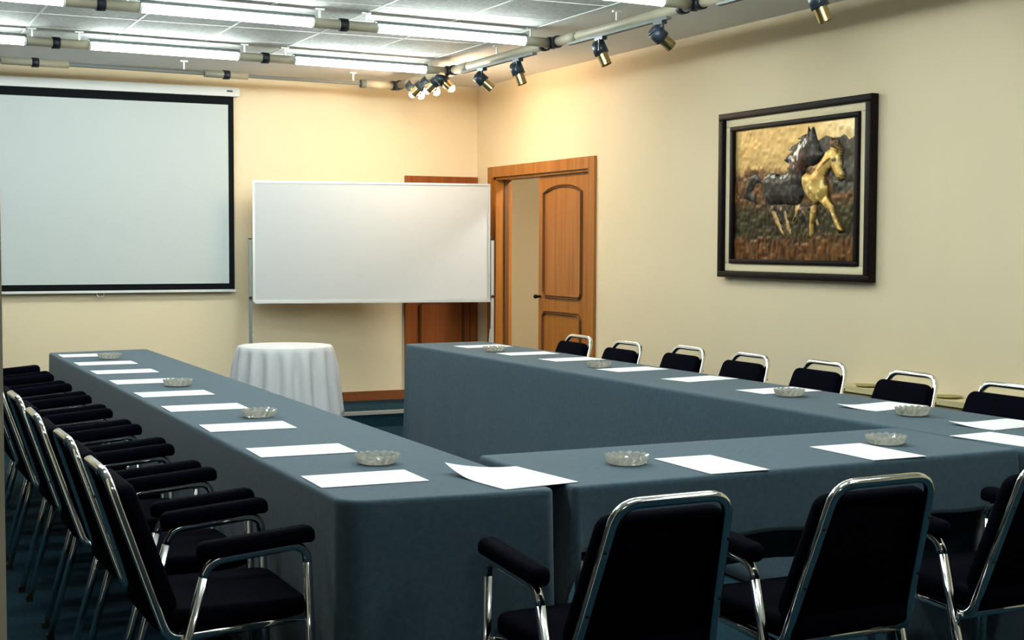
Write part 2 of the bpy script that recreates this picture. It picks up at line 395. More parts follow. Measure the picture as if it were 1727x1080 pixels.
# long rail along the right wall
lr = tag(empty('track_rail'), 'long beige pipe with grey track running along the right wall', 'pipe')
ys = [YN+.02] + ROWS['row'][1:] + [10.40]
for a, b in zip(ys[:-1], ys[1:]):
    MB().cyl((PX, a+.01, RZ), (PX, b-.01, RZ), .028, n=16).build('pipe', 'pipe_beige', lr)
    for q in (a+.10, b-.06):
        if q > YN+.2: ring(MB(), (PX, q, RZ), (0, 1, 0)).build('coupling', 'ring_black', lr)
    if b-a > 1.0:
        MB().box((PX-.015, a+.24, RZ-.040), (PX+.015, b-.22, RZ-.020)).build('track', 'track_grey', lr)
        MB().cyl((PX, b-.33, RZ-.0), (PX, b-.20, RZ-.0), .031, n=16).build('track_feed', 'pipe_beige', lr)
    bracket(lr, Vector((PX, (a+b)/2, RZ)))
def spot(Y, aim, label, lit=False, zdrop=0.058):
    zt = RZ-.040; o = tag(empty('spotlight', (PX, Y, zt)), label, 'spotlight', 'track spotlights')
    MB().box((-.016, -.045, -.018), (.016, .045, 0)).build('mount', 'lamp_dark', o)
    d = Vector(aim).normalized(); side = d.cross(Vector((0, 0, 1))).normalized(); c = Vector((0, 0, -.018-zdrop))
    for s in (-1, 1):
        p = c + side*s*.044
        MB().box((p.x-.004, p.y-.004, p.z-.005), (p.x+.004, p.y+.004, -.017)).build('yoke', 'lamp_dark', o)
    hs = MB().cyl(c-d*.045, c+d*.022, .040, .042, n=20).cyl(c-d*.056, c-d*.045, .030, .040, n=20); hs.build('housing', 'lamp_dark', o)
    mb = MB().cyl(c+d*.022, c+d*.088, .031, .031, n=20, caps=False); mb.build('barrel', 'brass', o)
    if lit:
        MB().lathe([(.001, -.026), (.014, -.022), (.024, -.010), (.026, 0), (.022, .014), (.012, .024), (.001, .026)], tuple(c+d*.085), n=14).build('bulb', 'bulb_light', o)
    else:
        MB().cyl(c+d*.074, c+d*.078, .029, n=20).build('lens', 'lens_off', o)
    return o
spot(8.80, (.75, -.35, -.75), 'dark spotlight with brass barrel, beside the lit spotlights near the room corner')
spot(8.25, (.30, -.20, -1.0), 'spotlight with brass barrel pointing down, second after the lit ones')
spot(7.17, (.30, -.25, -.9), 'spotlight pointing down just before the pipe junction, third after the lit ones')
spot(6.53, (.95, -.15, -.75), 'spotlight tilted toward the right wall, fourth after the lit ones')
spot(5.19, (.35, -.20, -1.0), 'spotlight cut by the top edge of the picture above the horse picture', zdrop=.085)
for Y, aim, lb in ((10.05, (.55, -.5, -.7), 'glowing warm spotlight nearest the back wall in the corner'), (9.90, (-.5, .45, -.6), 'second glowing warm spotlight from the back wall'),
                   (9.75, (.55, -.5, -.7), 'middle one of the five glowing warm spotlights'), (9.61, (-.5, .45, -.6), 'fourth glowing warm spotlight from the back wall'),
                   (9.475, (.55, -.5, -.7), 'last of the glowing warm spotlights, beside the pipe junction')):
    spot(Y, aim, lb, lit=True, zdrop=-.008)

# ------------------------------------------------------------------ projection screen
sc_ = tag(empty('projection_screen', (1.95, YB-.06, .95)), 'pull-down projection screen with black border hung on the back wall', 'screen')
def ws(mb, name, m, par, root):
    o = mb.build(name, m); o.parent = par; o.matrix_parent_inverse = Matrix.Translation(-Vector(root.location)); return o
SY = YB-.06
pTR = at_y(394, 165, SY); pBR = at_y(395.5, 488, SY); pW = at_y(385, 177, SY); pWB = at_y(386, 478, SY)
sx1 = (pTR.x+pBR.x)/2; sx0 = sx1-2.02; st, sb = pTR.z+.01, pBR.z; wt, wb, wx1 = pW.z, pWB.z, (pW.x+pWB.x)/2; wx0 = sx0+(sx1-wx1)
cs = MB().box((sx0-.05, SY-.035, st-.004), (sx1+.03, SY+.055, st+.065)); ws(cs, 'case', 'case_white', sc_, sc_)
ws(MB().box((sx1+.03, SY-.02, st+.004), (sx1+.045, SY+.045, st+.055)), 'end_cap', 'case_white', sc_, sc_)
ws(MB().box((sx1-.06, SY-.037, st+.028), (sx1-.015, SY-.035, st+.042)), 'maker_plate', 'label_grey', sc_, sc_)
for nm, a, b in (('border', (sx0, wt), (sx1, st)), ('border', (sx0, sb), (sx1, wb)), ('border', (sx0, wb), (wx0, wt)), ('border', (wx1, wb), (sx1, wt))):
    ws(MB().box((a[0], SY-.001, a[1]), (b[0], SY+.001, b[1])), nm, 'screen_black', sc_, sc_)
ws(MB().box((wx0, SY-.0012, wb), (wx1, SY+.0008, wt)), 'fabric', 'screen_white', sc_, sc_)
ws(MB().box((sx0-.01, SY-.012, sb-.018), (sx1+.008, SY+.012, sb)), 'bottom_bar', 'case_white', sc_, sc_)
ws(MB().sweep(fillet([((sx0+sx1)/2-.03, SY, sb-.018), ((sx0+sx1)/2-.02, SY, sb-.045), ((sx0+sx1)/2+.02, SY, sb-.045), ((sx0+sx1)/2+.03, SY, sb-.018)], .01), rrect(.005, .005, .002, 1)), 'pull_handle', 'case_white', sc_, sc_)

# ------------------------------------------------------------------ whiteboard on a stand
A = Vector((2.915, 10.72, 0)); B = Vector((4.735, 10.36, 0)); d = B-A; wl = d.length; ang = math.atan2(d.y, d.x)
wbd = tag(empty('whiteboard', (A.x+d.x/2, A.y+d.y/2, DZH), ang), 'white marker board on a metal stand in front of the wooden door', 'whiteboard')
z0, z1 = .945-DZH, 1.866-DZH; hw = wl/2
MB().box((-hw+.012, -.006, z0+.012), (hw-.012, .008, z1-.012)).build('writing_panel', 'board_white', wbd)
for a, b in (((-hw, -.012, z1-.016), (hw, .012, z1)), ((-hw, -.012, z0), (hw, .012, z0+.016)), ((-hw, -.0115, z0+.016), (-hw+.016, .012, z1-.016)), ((hw-.016, -.0115, z0+.016), (hw, .012, z1-.016))):
    MB().box(a, b).build('frame_rail', 'aluminium', wbd)
MB().box((-hw+.01, -.065, z0-.012), (hw-.01, -.0125, z0-.006)).box((-hw+.01, -.067, z0-.012), (hw-.01, -.063, z0+.006)).build('pen_tray', 'aluminium', wbd)
for s in (-1, 1):
    px = s*(hw+.018); zt = 1.42-DZH
    MB().box((px-.012, -.013, .03), (px+.012, .013, zt)).build('post', 'aluminium' if s > 0 else 'steel_dark', wbd)
    MB().sweep([(px, -.22, .02), (px, .14, .02)], rrect(.03, .025, .006, 2), ref=(1, 0, 0)).build('foot', 'steel_dark', wbd)
    MB().sweep([(px-s*.008, -.0, .60), (px-s*.03, .12, .03)], rrect(.02, .02, .004, 2), ref=(1, 0, 0)).build('brace', 'steel_dark', wbd)
    MB().cyl((px, -.026, z0+.03), (px, -.013, z0+.03), .012, n=12).build('clamp_knob', 'rubber', wbd)
    MB().box((px-.013, -.014, zt), (px+.013, .014, zt+.008)).build('post_cap', 'rubber', wbd)

# ------------------------------------------------------------------ framed horse relief
PXf = XR-.05
pic = tag(empty('framed_relief', (XR, 6.60, 1.19)), 'embossed copper picture of two galloping horses in dark frame on right wall', 'picture')
y1, y0_, pz0, pz1 = 7.305, 5.905, 1.198, 2.172
def pf(mb, name, m): return ws(mb, name, m, pic, pic)
def frame_ring(ya, yb, za, zb, t, x0, x1, name, m, tz=None):
    tz = tz or t
    for a, b, c, e in ((ya, yb, za, za+tz), (ya, yb, zb-tz, zb), (ya, ya+t, za+tz, zb-tz), (yb-t, yb, za+tz, zb-tz)):
        bm = bevel_poly([(a, c), (b, c), (b, e), (a, e)], 0, x1-x0, min(.006, (x1-x0)*.3), 2)
        o = bm_obj(bm, name, m, None, True, Matrix(((0, 0, 1, x0), (1, 0, 0, 0), (0, 1, 0, 0), (0, 0, 0, 1))))
        o.parent = pic; o.matrix_parent_inverse = Matrix.Translation(-Vector(pic.location))
frame_ring(y0_, y1, pz0, pz1, .046, XR-.055, XR-.002, 'outer_frame', 'frame_dark', .036)
frame_ring(y0_+.046, y1-.046, pz0+.036, pz1-.036, .062, XR-.030, XR-.002, 'liner', 'liner_cream', .047)
frame_ring(y0_+.108, y1-.108, pz0+.083, pz1-.083, .034, XR-.046, XR-.002, 'inner_frame', 'frame_dark', .026)
ya, yb, za, zb = y0_+.140, y1-.140, pz0+.107, pz1-.107
XP = XR-.022
def uv(u, v):       # picture sketch coordinates -> (y, z) on the picture's plane
    p = at_x(1240+.2407*u, 190+.2407*v, XP); return p.y, p.z
def inside(px, py, poly):
    r = np.zeros(px.shape, bool); n = len(poly)
    for i in range(n):
        xa, ya_ = poly[i]; xb, yb_ = poly[(i+1) % n]
        c = ((ya_ > py) != (yb_ > py)) & (px < (xb-xa)*(py-ya_)/((yb_-ya_) or 1e-9)+xa); r ^= c
    return r
def dist(px, py, poly):
    d = np.full(px.shape, 9.0); n = len(poly)
    for i in range(n):
        xa, ya_ = poly[i]; xb, yb_ = poly[(i+1) % n]; dx, dy = xb-xa, yb_-ya_; L = dx*dx+dy*dy or 1e-12
        t = np.clip(((px-xa)*dx+(py-ya_)*dy)/L, 0, 1); d = np.minimum(d, np.hypot(px-xa-t*dx, py-ya_-t*dy))
    return d
STEP = 0.0055
gy = np.arange(ya, yb, STEP); gz = np.arange(za, zb, STEP); GY, GZ = np.meshgrid(gy, gz)
def vnoise(s, seed):
    r = np.random.RandomState(seed); a = r.rand(80, 80); X = (GY-ya)/s[0]; Y = (GZ-za)/s[1]
    i, j = np.floor(X).astype(int) % 79, np.floor(Y).astype(int) % 79; fx, fy = X-np.floor(X), Y-np.floor(Y)
    fx = fx*fx*(3-2*fx); fy = fy*fy*(3-2*fy)
    return (a[j, i]*(1-fx)+a[j, i+1]*fx)*(1-fy)+(a[j+1, i]*(1-fx)+a[j+1, i+1]*fx)*fy
def P(pts): return [uv(*p) for p in pts]
def height_mesh(name, hgt, mask, tint, base, label=None):
    idx = -np.ones(GY.shape, int); idx[mask] = np.arange(mask.sum())
    v = [(XP-base-h, y, z) for h, y, z in zip(hgt[mask], GY[mask], GZ[mask])]
    q = np.stack([idx[:-1, :-1], idx[:-1, 1:], idx[1:, 1:], idx[1:, :-1]], -1).reshape(-1, 4); q = q[(q >= 0).all(1)]
    me = bpy.data.meshes.new(name); me.from_pydata(v, [], [tuple(int(k) for k in r) for r in q]); me.update()
    at = me.color_attributes.new('tint', 'FLOAT_COLOR', 'POINT')
    t = tint[mask]; at.data.foreach_set('color', np.concatenate([t, np.ones((len(t), 1))], 1).astype(np.float32).ravel())
    me.polygons.foreach_set('use_smooth', [True]*len(me.polygons))
    o = link(name, me, 'relief'); o.parent = pic; o.matrix_parent_inverse = Matrix.Translation(-Vector(pic.location))
    if label: o['label'] = label
    return o
def mixc(a, b, t): return a*(1-t[..., None]) + b*t[..., None]
def L_(c): return np.array(lin(c))
# background plate
n1, n2, n3 = vnoise((.02, .02), 1), vnoise((.07, .05), 2), vnoise((.013, .05), 3)
sk = (GZ-za)/(zb-za); fu = (yb-GY)/(yb-ya)
bg = np.ones(GY.shape+(3,))*L_((200, 166, 104))
bg = mixc(bg, np.ones_like(bg)*L_((235, 220, 180)), np.clip((fu-.6)*2.2, 0, 1)*np.clip((sk-.75)*5, 0, 1)*n1)
bush = np.clip((.66 + .10*n2 + .06*n1 - sk)*14, 0, 1); bg = mixc(bg, L_((100, 68, 34))*(.55+.9*n1[..., None]), bush)
hillp = P([(575, 200), (640, 160), (690, 175), (745, 165), (770, 150), (800, 185), (890, 140), (890, 560), (700, 560)])
hm = inside(GY, GZ, hillp); bg[hm] = (L_((70, 64, 54))*(.5+.9*n1[..., None]))[hm]
mid = np.clip((.44+.04*n2-sk)*12, 0, 1); bg = mixc(bg, L_((64, 57, 30))*(.4+1.1*n2[..., None]), mid)
gr = np.clip((.17+.05*n1-sk)*14, 0, 1); bg = mixc(bg, L_((104, 66, 28))*(.3+1.3*n3[..., None]), gr)
bgh = .003*n1*bush + .003*n3*gr + .003*n2 + .002*n1
height_mesh('relief_plate', bgh, np.ones(GY.shape, bool), bg, 0.0, 'embossed copper landscape of sky, bushes and grass')
def horse(name, polys, tintf, hmax, base, label):
    hh = np.zeros(GY.shape); mk = np.zeros(GY.shape, bool)
    for p, hk in polys:
        q = P(p); ins = inside(GY, GZ, q); dd = np.where(ins, dist(GY, GZ, q), 0)
        hh = np.maximum(hh, np.where(ins, hk*np.sqrt(np.clip(dd/.05, 0, 1)), 0)); mk |= ins
    hh = hh*(hmax) + .0035*vnoise((.03, .03), 11)*(hh > 0)
    m2 = mk.copy(); m2[1:] |= mk[:-1]; m2[:-1] |= mk[1:]; m2[:, 1:] |= mk[:, :-1]; m2[:, :-1] |= mk[:, 1:]
    return height_mesh(name, np.where(mk, hh, -base), m2, tintf(hh/hmax), base, label)
dark = [([(185,480),(215,440),(260,425),(330,440),(380,420),(384,370),(405,300),(440,240),(490,182),(513,135),(520,95),(535,128),(552,92),(566,140),(582,190),(600,250),(628,290),(600,340),(560,370),(515,380),(490,430),(480,520),(490,580),(470,630),(420,652),(350,642),(290,645),(240,650),(205,600)], 1.0),
        ([(200,600),(255,620),(295,700),(315,770),(352,862),(328,852),(288,790),(248,710)], .6), ([(285,640),(352,650),(372,740),(402,852),(374,860),(340,780),(300,715)], .65),
        ([(420,635),(470,640),(470,700),(432,740),(408,792),(398,772),(424,700)], .6), ([(448,640),(505,655),(562,640),(566,700),(604,822),(588,852),(568,765),(530,690),(492,700),(498,822),(480,770),(448,735)], .6),
        ([(195,470),(150,422),(100,450),(70,520),(58,600),(110,620),(162,645),(150,590),(120,560),(152,500),(192,505)], .55), ([(520,140),(440,182),(472,190),(372,262),(405,268),(342,335),(388,362),(440,290),(505,205)], .8)]
gold = [([(690,245),(720,255),(735,290),(745,220),(762,250),(748,310),(752,370),(774,430),(764,470),(737,478),(715,440),(690,385),(664,400),(642,450),(652,520),(652,580),(612,622),(572,642),(530,605),(500,560),(480,500),(480,450),(510,420),(550,430),(590,370),(620,330),(650,270)], 1.0),
        ([(600,622),(652,575),(692,640),(712,710),(752,800),(768,832),(735,848),(714,790),(680,700),(640,662)], .7), ([(680,250),(672,220),(690,172),(704,190),(722,180),(735,255)], .7), ([(540,655),(575,640),(577,700),(557,780),(552,872),(534,872),(534,760)], .7)]
nz = vnoise((.018, .018), 21); nz2 = vnoise((.05, .03), 22)
mane = inside(GY, GZ, P([(518,140),(440,178),(390,250),(340,330),(200,470),(230,415),(400,440),(480,300),(540,170)]))
legs = inside(GY, GZ, P([(190,660),(400,640),(620,660),(620,880),(190,880)]))*1.0
def many(*ps):
    m = np.zeros(GY.shape, bool)
    for p in ps: m |= inside(GY, GZ, P(p))
    return m*1.0
shins = many([(262,690),(288,690),(350,858),(330,850)], [(352,690),(374,740),(402,852),(384,856)], [(398,772),(440,752),(492,776),(494,800),(440,792),(404,792)], [(572,822),(612,820),(612,852),(578,852)], [(430,650),(462,650),(440,735),(420,735)])
face = many([(470,300),(520,250),(500,420),(440,430)], [(400,330),(470,260),(470,330),(400,420)])
backl = many([(200,470),(225,430),(300,436),(385,425),(395,450),(330,468),(240,452)], [(395,320),(420,290),(500,195),(505,215),(430,310),(405,345)])
gd = many([(680,170),(722,190),(732,252),(692,246),(662,222)], [(706,322),(730,318),(732,342),(708,346)], [(596,402),(640,352),(690,318),(692,330),(645,368),(606,418)], [(640,440),(656,410),(650,520),(640,500)], [(738,452),(756,450),(754,468),(740,470)], [(735,252),(746,222),(758,250),(744,285)], [(722,815),(768,822),(766,846),(735,848)])
def tdark(h):
    t = L_((46, 40, 34))*(.5+1.0*nz2[..., None]); hi = np.clip((nz-.62)*4, 0, 1)*np.where(mane, 1.0, .12)
    t = mixc(t, np.ones_like(t)*L_((176, 140, 84)), np.clip((nz-.55)*3, 0, 1)*legs*.9)
    t = mixc(t, np.ones_like(t)*L_((196, 160, 100)), shins*np.clip(.35+nz, 0, 1))  # gold hooves, and golden leg highlights painted into the tint
    t = mixc(t, np.ones_like(t)*L_((92, 46, 26)), face*nz2*.8)
    return mixc(t, np.ones_like(t)*L_((190, 195, 190)), np.clip(hi+backl*np.clip((nz-.35)*3, 0, 1), 0, 1))  # pale highlights on mane, neck and back painted into the tint
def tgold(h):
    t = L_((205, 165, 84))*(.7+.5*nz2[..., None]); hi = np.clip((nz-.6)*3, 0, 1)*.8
    t = mixc(t, np.ones_like(t)*L_((250, 232, 175)), hi); t = mixc(t, np.ones_like(t)*L_((48, 34, 20)), gd*.85); return mixc(t, np.ones_like(t)*L_((80, 50, 24)), np.clip(1-h*2.1, 0, 1)*.9)  # low rims darkened, shading painted into the tint
horse('dark_horse', dark, tdark, .020, .002, 'dark horse in raised copper behind the golden one')
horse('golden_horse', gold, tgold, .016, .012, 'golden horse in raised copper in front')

# ------------------------------------------------------------------ tables under cloth
ZT = 0.75
def table(name, quad, label, legs_at, inset=.07):
    c = sum((Vector((*p, 0)) for p in quad), Vector())/4
    t = tag(empty(name, c), label, 'table')
    q = [(Vector((*p, 0))-c) for p in quad]; q = [p*(1-inset/p.length)-Vector((0, 0, 0)) for p in q]
    bm = bevel_poly([(p.x, p.y) for p in q], ZT-.032, ZT-.006, .003, 1); bm_obj(bm, 'tabletop', 'table_wood', t, False)
    for x, y in legs_at:
        MB().cyl((x-c.x, y-c.y, 0), (x-c.x, y-c.y, ZT-.03), .018, n=12).build('leg', 'metal_grey', t)
    return t
def cloth(name, quad, drops, label, rc=(.03,)*4, wave=.006, flare=.012, matn='cloth_blue', seed=0):
    """quad counter-clockwise from above; drops[i] belongs to the side from corner i to i+1"""
    rnd = random.Random(seed); c = sum((Vector((*p, 0)) for p in quad), Vector())/4
    Q = [Vector((*p, 0))-c for p in quad]; n = 4; pts = []
    for i in range(4):
        a, b = Q[i], Q[(i+1) % 4]; d = (b-a).normalized(); nrm = Vector((d.y, -d.x, 0)); L = (b-a).length
        pd = (Q[i]-Q[i-1]).normalized(); pn = Vector((pd.y, -pd.x, 0)); r = rc[i]; r2 = rc[(i+1) % 4]
        cen = a + d*r - pd*r
        for k in range(1, 6):       # arc at corner i
            t = k/6; nn = (pn*(1-t)+nrm*t).normalized()
            dr = drops[i-1]*(1-t)+drops[i]*t
            pts.append((cen+nn*r, nn, dr, 1.0))
        m = max(3, int((L-r-r2)/.06))
        for k in range(m+1):
            pts.append((a+d*(r+(L-r-r2)*k/m), nrm, drops[i], 0.0))
    N = len(pts); prof = [(-.014, 0), (-.006, -.0012), (-.0012, -.006), (0, -.015)]
    K = 12; rows = []
    for o, dz in prof: rows.append([p+nn*o+Vector((0, 0, ZT+dz)) for p, nn, dr, cf in pts])
    ph = [rnd.uniform(0, 6.28) for _ in range(4)]; s = 0; arcl = [0]
    for i in range(1, N): arcl.append(arcl[-1]+(pts[i][0]-pts[i-1][0]).length)
    for k in range(1, K+1):
        f = k/K; row = []
        for i, (p, nn, dr, cf) in enumerate(pts):
            l = arcl[i]; wv = math.sin(l*9+ph[0])*.5+math.sin(l*17+ph[1])*.3+math.sin(l*31+ph[2])*.25
            o = f*flare + wave*wv*f*min(1, dr/.4+.15) + cf*f*.012
            z = ZT-.015-(dr-.015)*f + (math.sin(l*21+ph[3])*.004*f if dr < .7 else 0)
            row.append(p+nn*o+Vector((0, 0, z)))
        rows.append(row)
    mb = MB(); v = [p for r in rows for p in r]; f = []
    for j in range(len(rows)-1):
        for i in range(N): f.append((j*N+i, j*N+(i+1) % N, (j+1)*N+(i+1) % N, (j+1)*N+i))
    mb.add(v, f, True)
    mb.f.append(tuple(range(N))); mb.sm.append(False)
    o = mb.build(name, matn); o.location = c
    sm = o.modifiers.new('thickness', 'SOLIDIFY'); sm.thickness = .0025; sm.offset = -1
    return tag(o, label, 'tablecloth')
LQ = [(1.138, 3.36), (1.709, 3.315), (1.728, 8.76), (1.145, 8.68)]
NQ = [(1.765, 3.325), (3.388, 3.378), (3.386, 3.965), (1.768, 3.955)]
RQ = [(3.397, 3.32), (3.975, 3.32), (3.895, 8.62), (3.322, 8.58)]
table('conference_table', LQ, 'long narrow meeting table hidden under the blue cloth on the left', [(1.2, 3.5), (1.63, 3.5), (1.21, 6.0), (1.64, 6.0), (1.22, 8.5), (1.65, 8.55)])
table('conference_table', NQ, 'meeting table hidden under the blue cloth between the two long tables', [(1.84, 3.42), (3.31, 3.47), (1.84, 3.87), (3.31, 3.88)])
table('conference_table', RQ, 'long narrow meeting table hidden under the blue cloth on the right', [(3.47, 3.5), (3.47, 6.0), (3.42, 8.5), (3.56, 3.5), (3.53, 6.0), (3.5, 8.5)])
cloth('tablecloth', LQ, (.735, .735, .735, .62), 'blue grey cloth reaching the floor over the long left table', (.075, .03, .03, .03), wave=.003, flare=.003, seed=1)
cloth('tablecloth', NQ, (.178, .35, .42, .35), 'blue grey cloth with short front hem over the table facing the camera', (.02, .02, .02, .02), wave=.004, flare=.006, seed=2)
cloth('tablecloth', RQ, (.735, .07, .735, .735), 'blue grey cloth reaching the floor over the long right table', (.03, .03, .03, .03), wave=.006, flare=.010, seed=3)
# small round table
RC = (2.60, 8.81, 0)
rt = tag(empty('round_table', RC), 'small round pedestal table hidden under the white cloth', 'table')
MB().lathe([(.285, .715), (.29, .72), (.29, .737), (.285, .741)], n=40).build('tabletop', 'table_wood', rt)
MB().cyl((0, 0, .03), (0, 0, .716), .03, n=16).build('pedestal', 'metal_grey', rt)
MB().lathe([(.22, 0), (.22, .012), (.06, .03), (.03, .04)], n=32).build('base', 'metal_grey', rt)
nn = 144; rows = []; R0 = .297
for r in (.0, .10, .2, .27): rows.append([(r, .745)]*nn)
rows.append([(R0-.006, .7445)]*nn); rows.append([(R0+.001, .739)]*nn)
for k in range(1, 15):
    f = k/14; row = []
    for i in range(nn):
        t = 2*PI*i/nn; fo = math.sin(17*t+.6+.5*math.sin(3*t))
        fo = 1-2*(1-(.5+.5*fo))**1.6
        rad = R0+.004 + .046*f + .024*min(1, f*3.5)**.8*fo*(.8+.35*f)
        hem = .315 + .030*math.sin(4*t+1.0)
        row.append((rad, .739-(.739-hem)*f))
    rows.append(row)
v = [(r*math.cos(2*PI*i/nn), r*math.sin(2*PI*i/nn), z) for row in rows[1:] for i, (r, z) in enumerate(row)]
f = [(j*nn+i, j*nn+(i+1) % nn, (j+1)*nn+(i+1) % nn, (j+1)*nn+i) for j in range(len(rows)-2) for i in range(nn)] + [tuple(range(nn))]
o = MB().add(v, f, True).build('round_tablecloth', 'cloth_white'); o.location = RC
sm = o.modifiers.new('thickness', 'SOLIDIFY'); sm.thickness = .002; sm.offset = -1
tag(o, 'white cloth hanging in folds over the small round table', 'tablecloth')

# ------------------------------------------------------------------ armchairs
def make_chair():
    t = empty('armchair')
    TW = rrect(.022, .022, .006, 2)
    AX = .218
    Zr = lambda y: y
    # seat
    bm = bevel_poly([(x, y+.010) for x, y in rrect(.405, .40, .05, 5)], .425, .478, .018, 4)
    for vv in bm.verts:
        if vv.co.z > .47: vv.co.z += .012*max(0, 1-(vv.co.x/.2)**2)*max(0, 1-((vv.co.y-.010)/.20)**2)
    bm_obj(bm, 'seat', 'fabric_black', t)
    # back frame: seat rails, back tubes and top bar in one loop
    s0 = Vector((0, -.17, .415)); s1 = Vector((0, -.294, .824))
    path = [(.19, .195, .425), (.196, -.155, .405), (.150, -.294, .824), (-.150, -.294, .824), (-.196, -.155, .405), (-.19, .195, .425)]
    MB().sweep(fillet(path, [0, .05, .065, .065, .05, 0], 7), TW, ref=(1, 0, 0)).build('back_frame', 'chrome', t)
    # back pad, a tapered cushion in front of the tubes
    bl = (s1-Vector((0, -.155, .405))).length; up = (s1-Vector((0, -.155, .405))).normalized(); fwd = Vector((0, up.z, -up.y))
    def hwid(s): return .212 - (.212-.164)*s/bl
    lo, hi = .06, bl-.045
    ol = [(hwid(lo), lo), (hwid(hi), hi), (-hwid(hi), hi), (-hwid(lo), lo)]
    ol3 = fillet([Vector((*p, 0)) for p in [((ol[0][0]+ol[3][0])/2, lo)]+ol+[((ol[0][0]+ol[3][0])/2, lo)]], [0, .04, .045, .045, .04, 0], 5)[:-1]
    bm = bevel_poly([(p.x, p.y) for p in ol3], .012, .052, .015, 4)
    mt = Matrix(((1, 0, 0, 0), (0, up.y, fwd.y, -.155), (0, up.z, fwd.z, .405), (0, 0, 0, 1)))
    bm_obj(bm, 'backrest', 'fabric_black', t, True, mt)
    for s in (-1, 1):
        x = s*AX
        top_f, top_r = Vector((x, .195, .622)), Vector((x, -.06, .598))
        ff, fr = Vector((x, .218, .012)), Vector((x, -.222, .012))
        full = fillet([ff, top_f, top_r, fr], [0, .045, .06, 0], 7)
        arm = full[1:-1]
        MB().sweep(arm, TW, ref=(1, 0, 0)).build('arm_frame', 'chrome', t)
        for a, b in ((full[0], full[1]), (full[-2], full[-1])):
            lg = MB().sweep([a, b], TW, ref=(1, 0, 0)).build('leg', 'chrome', t)
            e = a if a.z < b.z else b
            MB().box((e.x-.0125, e.y-.0125, 0), (e.x+.0125, e.y+.0125, .022)).build('foot_cap', 'rubber', lg)
        # padded arm rest
        bm = bevel_poly([(xx, yy) for xx, yy in rrect(.054, .305, .026, 6)], 0, .044, .017, 4)
        for vv in bm.verts:
            q = vv.co.y/.16
            if q > .55: vv.co.z -= .030*(q-.55)**2*2
            if q < -.6: vv.co.z -= .020*(abs(q)-.6)**2*2
        a = math.atan2(.024, .255)
        mt = Matrix.Translation((x, .065, .618)) @ Matrix.Rotation(a, 4, 'X')
        bm_obj(bm, 'arm_pad', 'fabric_black', t, True, mt)
        for s_ in (.17, .33):
            c = Vector((s*(.196-.038*s_/bl), -.155, .405)) + up*s_ - fwd*.0105
            MB().cyl(c, c-fwd*.003, .0045, n=8).build('screw', 'rubber', t)
    MB().sweep([(-.212, -.118, .400), (.212, -.118, .400)], rrect(.02, .022, .005, 2), ref=(0, 0, 1)).build('crossbar', 'chrome', t)
    MB().sweep([(-.212, .213, .405), (.212, .213, .405)], rrect(.02, .02, .005, 2), ref=(0, 0, 1)).build('crossbar', 'chrome', t)
    return t
proto = make_chair(); used = [False]
def chair(x, y, rz, label, group):
    o = copy_tree(proto) if used[0] else proto; used[0] = True
    o.location = (x, y, 0); o.rotation_euler = (0, 0, rz); tag(o, label, 'chair', group); return o
for k in range(9):
    jx = [0, .006, -.004, .004, -.006, .0, .004, -.004, 0][k]
    chair(.898+jx, 3.735+.607*k, -PI/2+[.0, .01, -.012, .01, .0, -.01, .01, 0, 0][k],
          f'black chrome armchair on the left side of the left table, {ORD[k]} from camera' if k else 'black chrome armchair on the left side of the left table, closest to the camera', 'armchairs on the left')
for k, (x, y, r, nm) in enumerate(((1.678, 3.0, .045, 'leftmost of three'), (2.282, 3.01, .035, 'middle one of three'), (2.915, 3.04, .03, 'rightmost of three'))):
    chair(x, y, r, f'black chrome armchair seen from behind at the front table, {nm}', 'armchairs at the front table')
rl = [(960, 562, 998, 566), (1038, 573, 1083, 577), (1140, 580.6, 1188, 586.6), (1243, 592, 1295, 599), (1363, 605, 1425, 612), (1505, 622, 1578, 632), (1664, 642, 1745, 652)]
for k, (a, b, c, d_) in enumerate(rl):
    p = (at_z(a, b+3, .828)+at_z(c, d_+3, .828))/2
    chair(p.x-.294, p.y, PI/2, f'black chair with raised chrome top bar behind the right table, {["first", "second", "third", "fourth", "fifth", "sixth", "last"][k]} from the door', 'chairs along the right wall')

# ------------------------------------------------------------------ ledge by the right wall
lg = tag(empty('wall_ledge', (4.82, 4.0, 0)), 'low cream ledge along the right wall behind the chairs', 'ledge')
ws(MB().box((4.765, 1.5, 0), (4.898, 6.05, .635)), 'ledge_body', 'ledge_cream', lg, lg)
ws(MB().box((4.745, 1.48, .635), (4.898, 6.07, .662)), 'ledge_top', 'ledge_cream', lg, lg)
for (px, py, lb) in ((1463, 652, 'flat olive dish on the ledge behind the fifth and sixth chairs'), (1598, 668.5, 'flat olive dish on the ledge between the two nearest right chairs')):
    p = at_z(px, py, .665); yy = p.y*4.82/p.x
    o = MB().lathe([(.045, 0), (.062, .006), (.066, .010), (.062, .010), (.045, .003), (.01, .003)], n=28).build('flat_dish', 'olive')
    o.location = (4.825, yy, .6625); tag(o, lb, 'dish', 'dishes on the ledge')

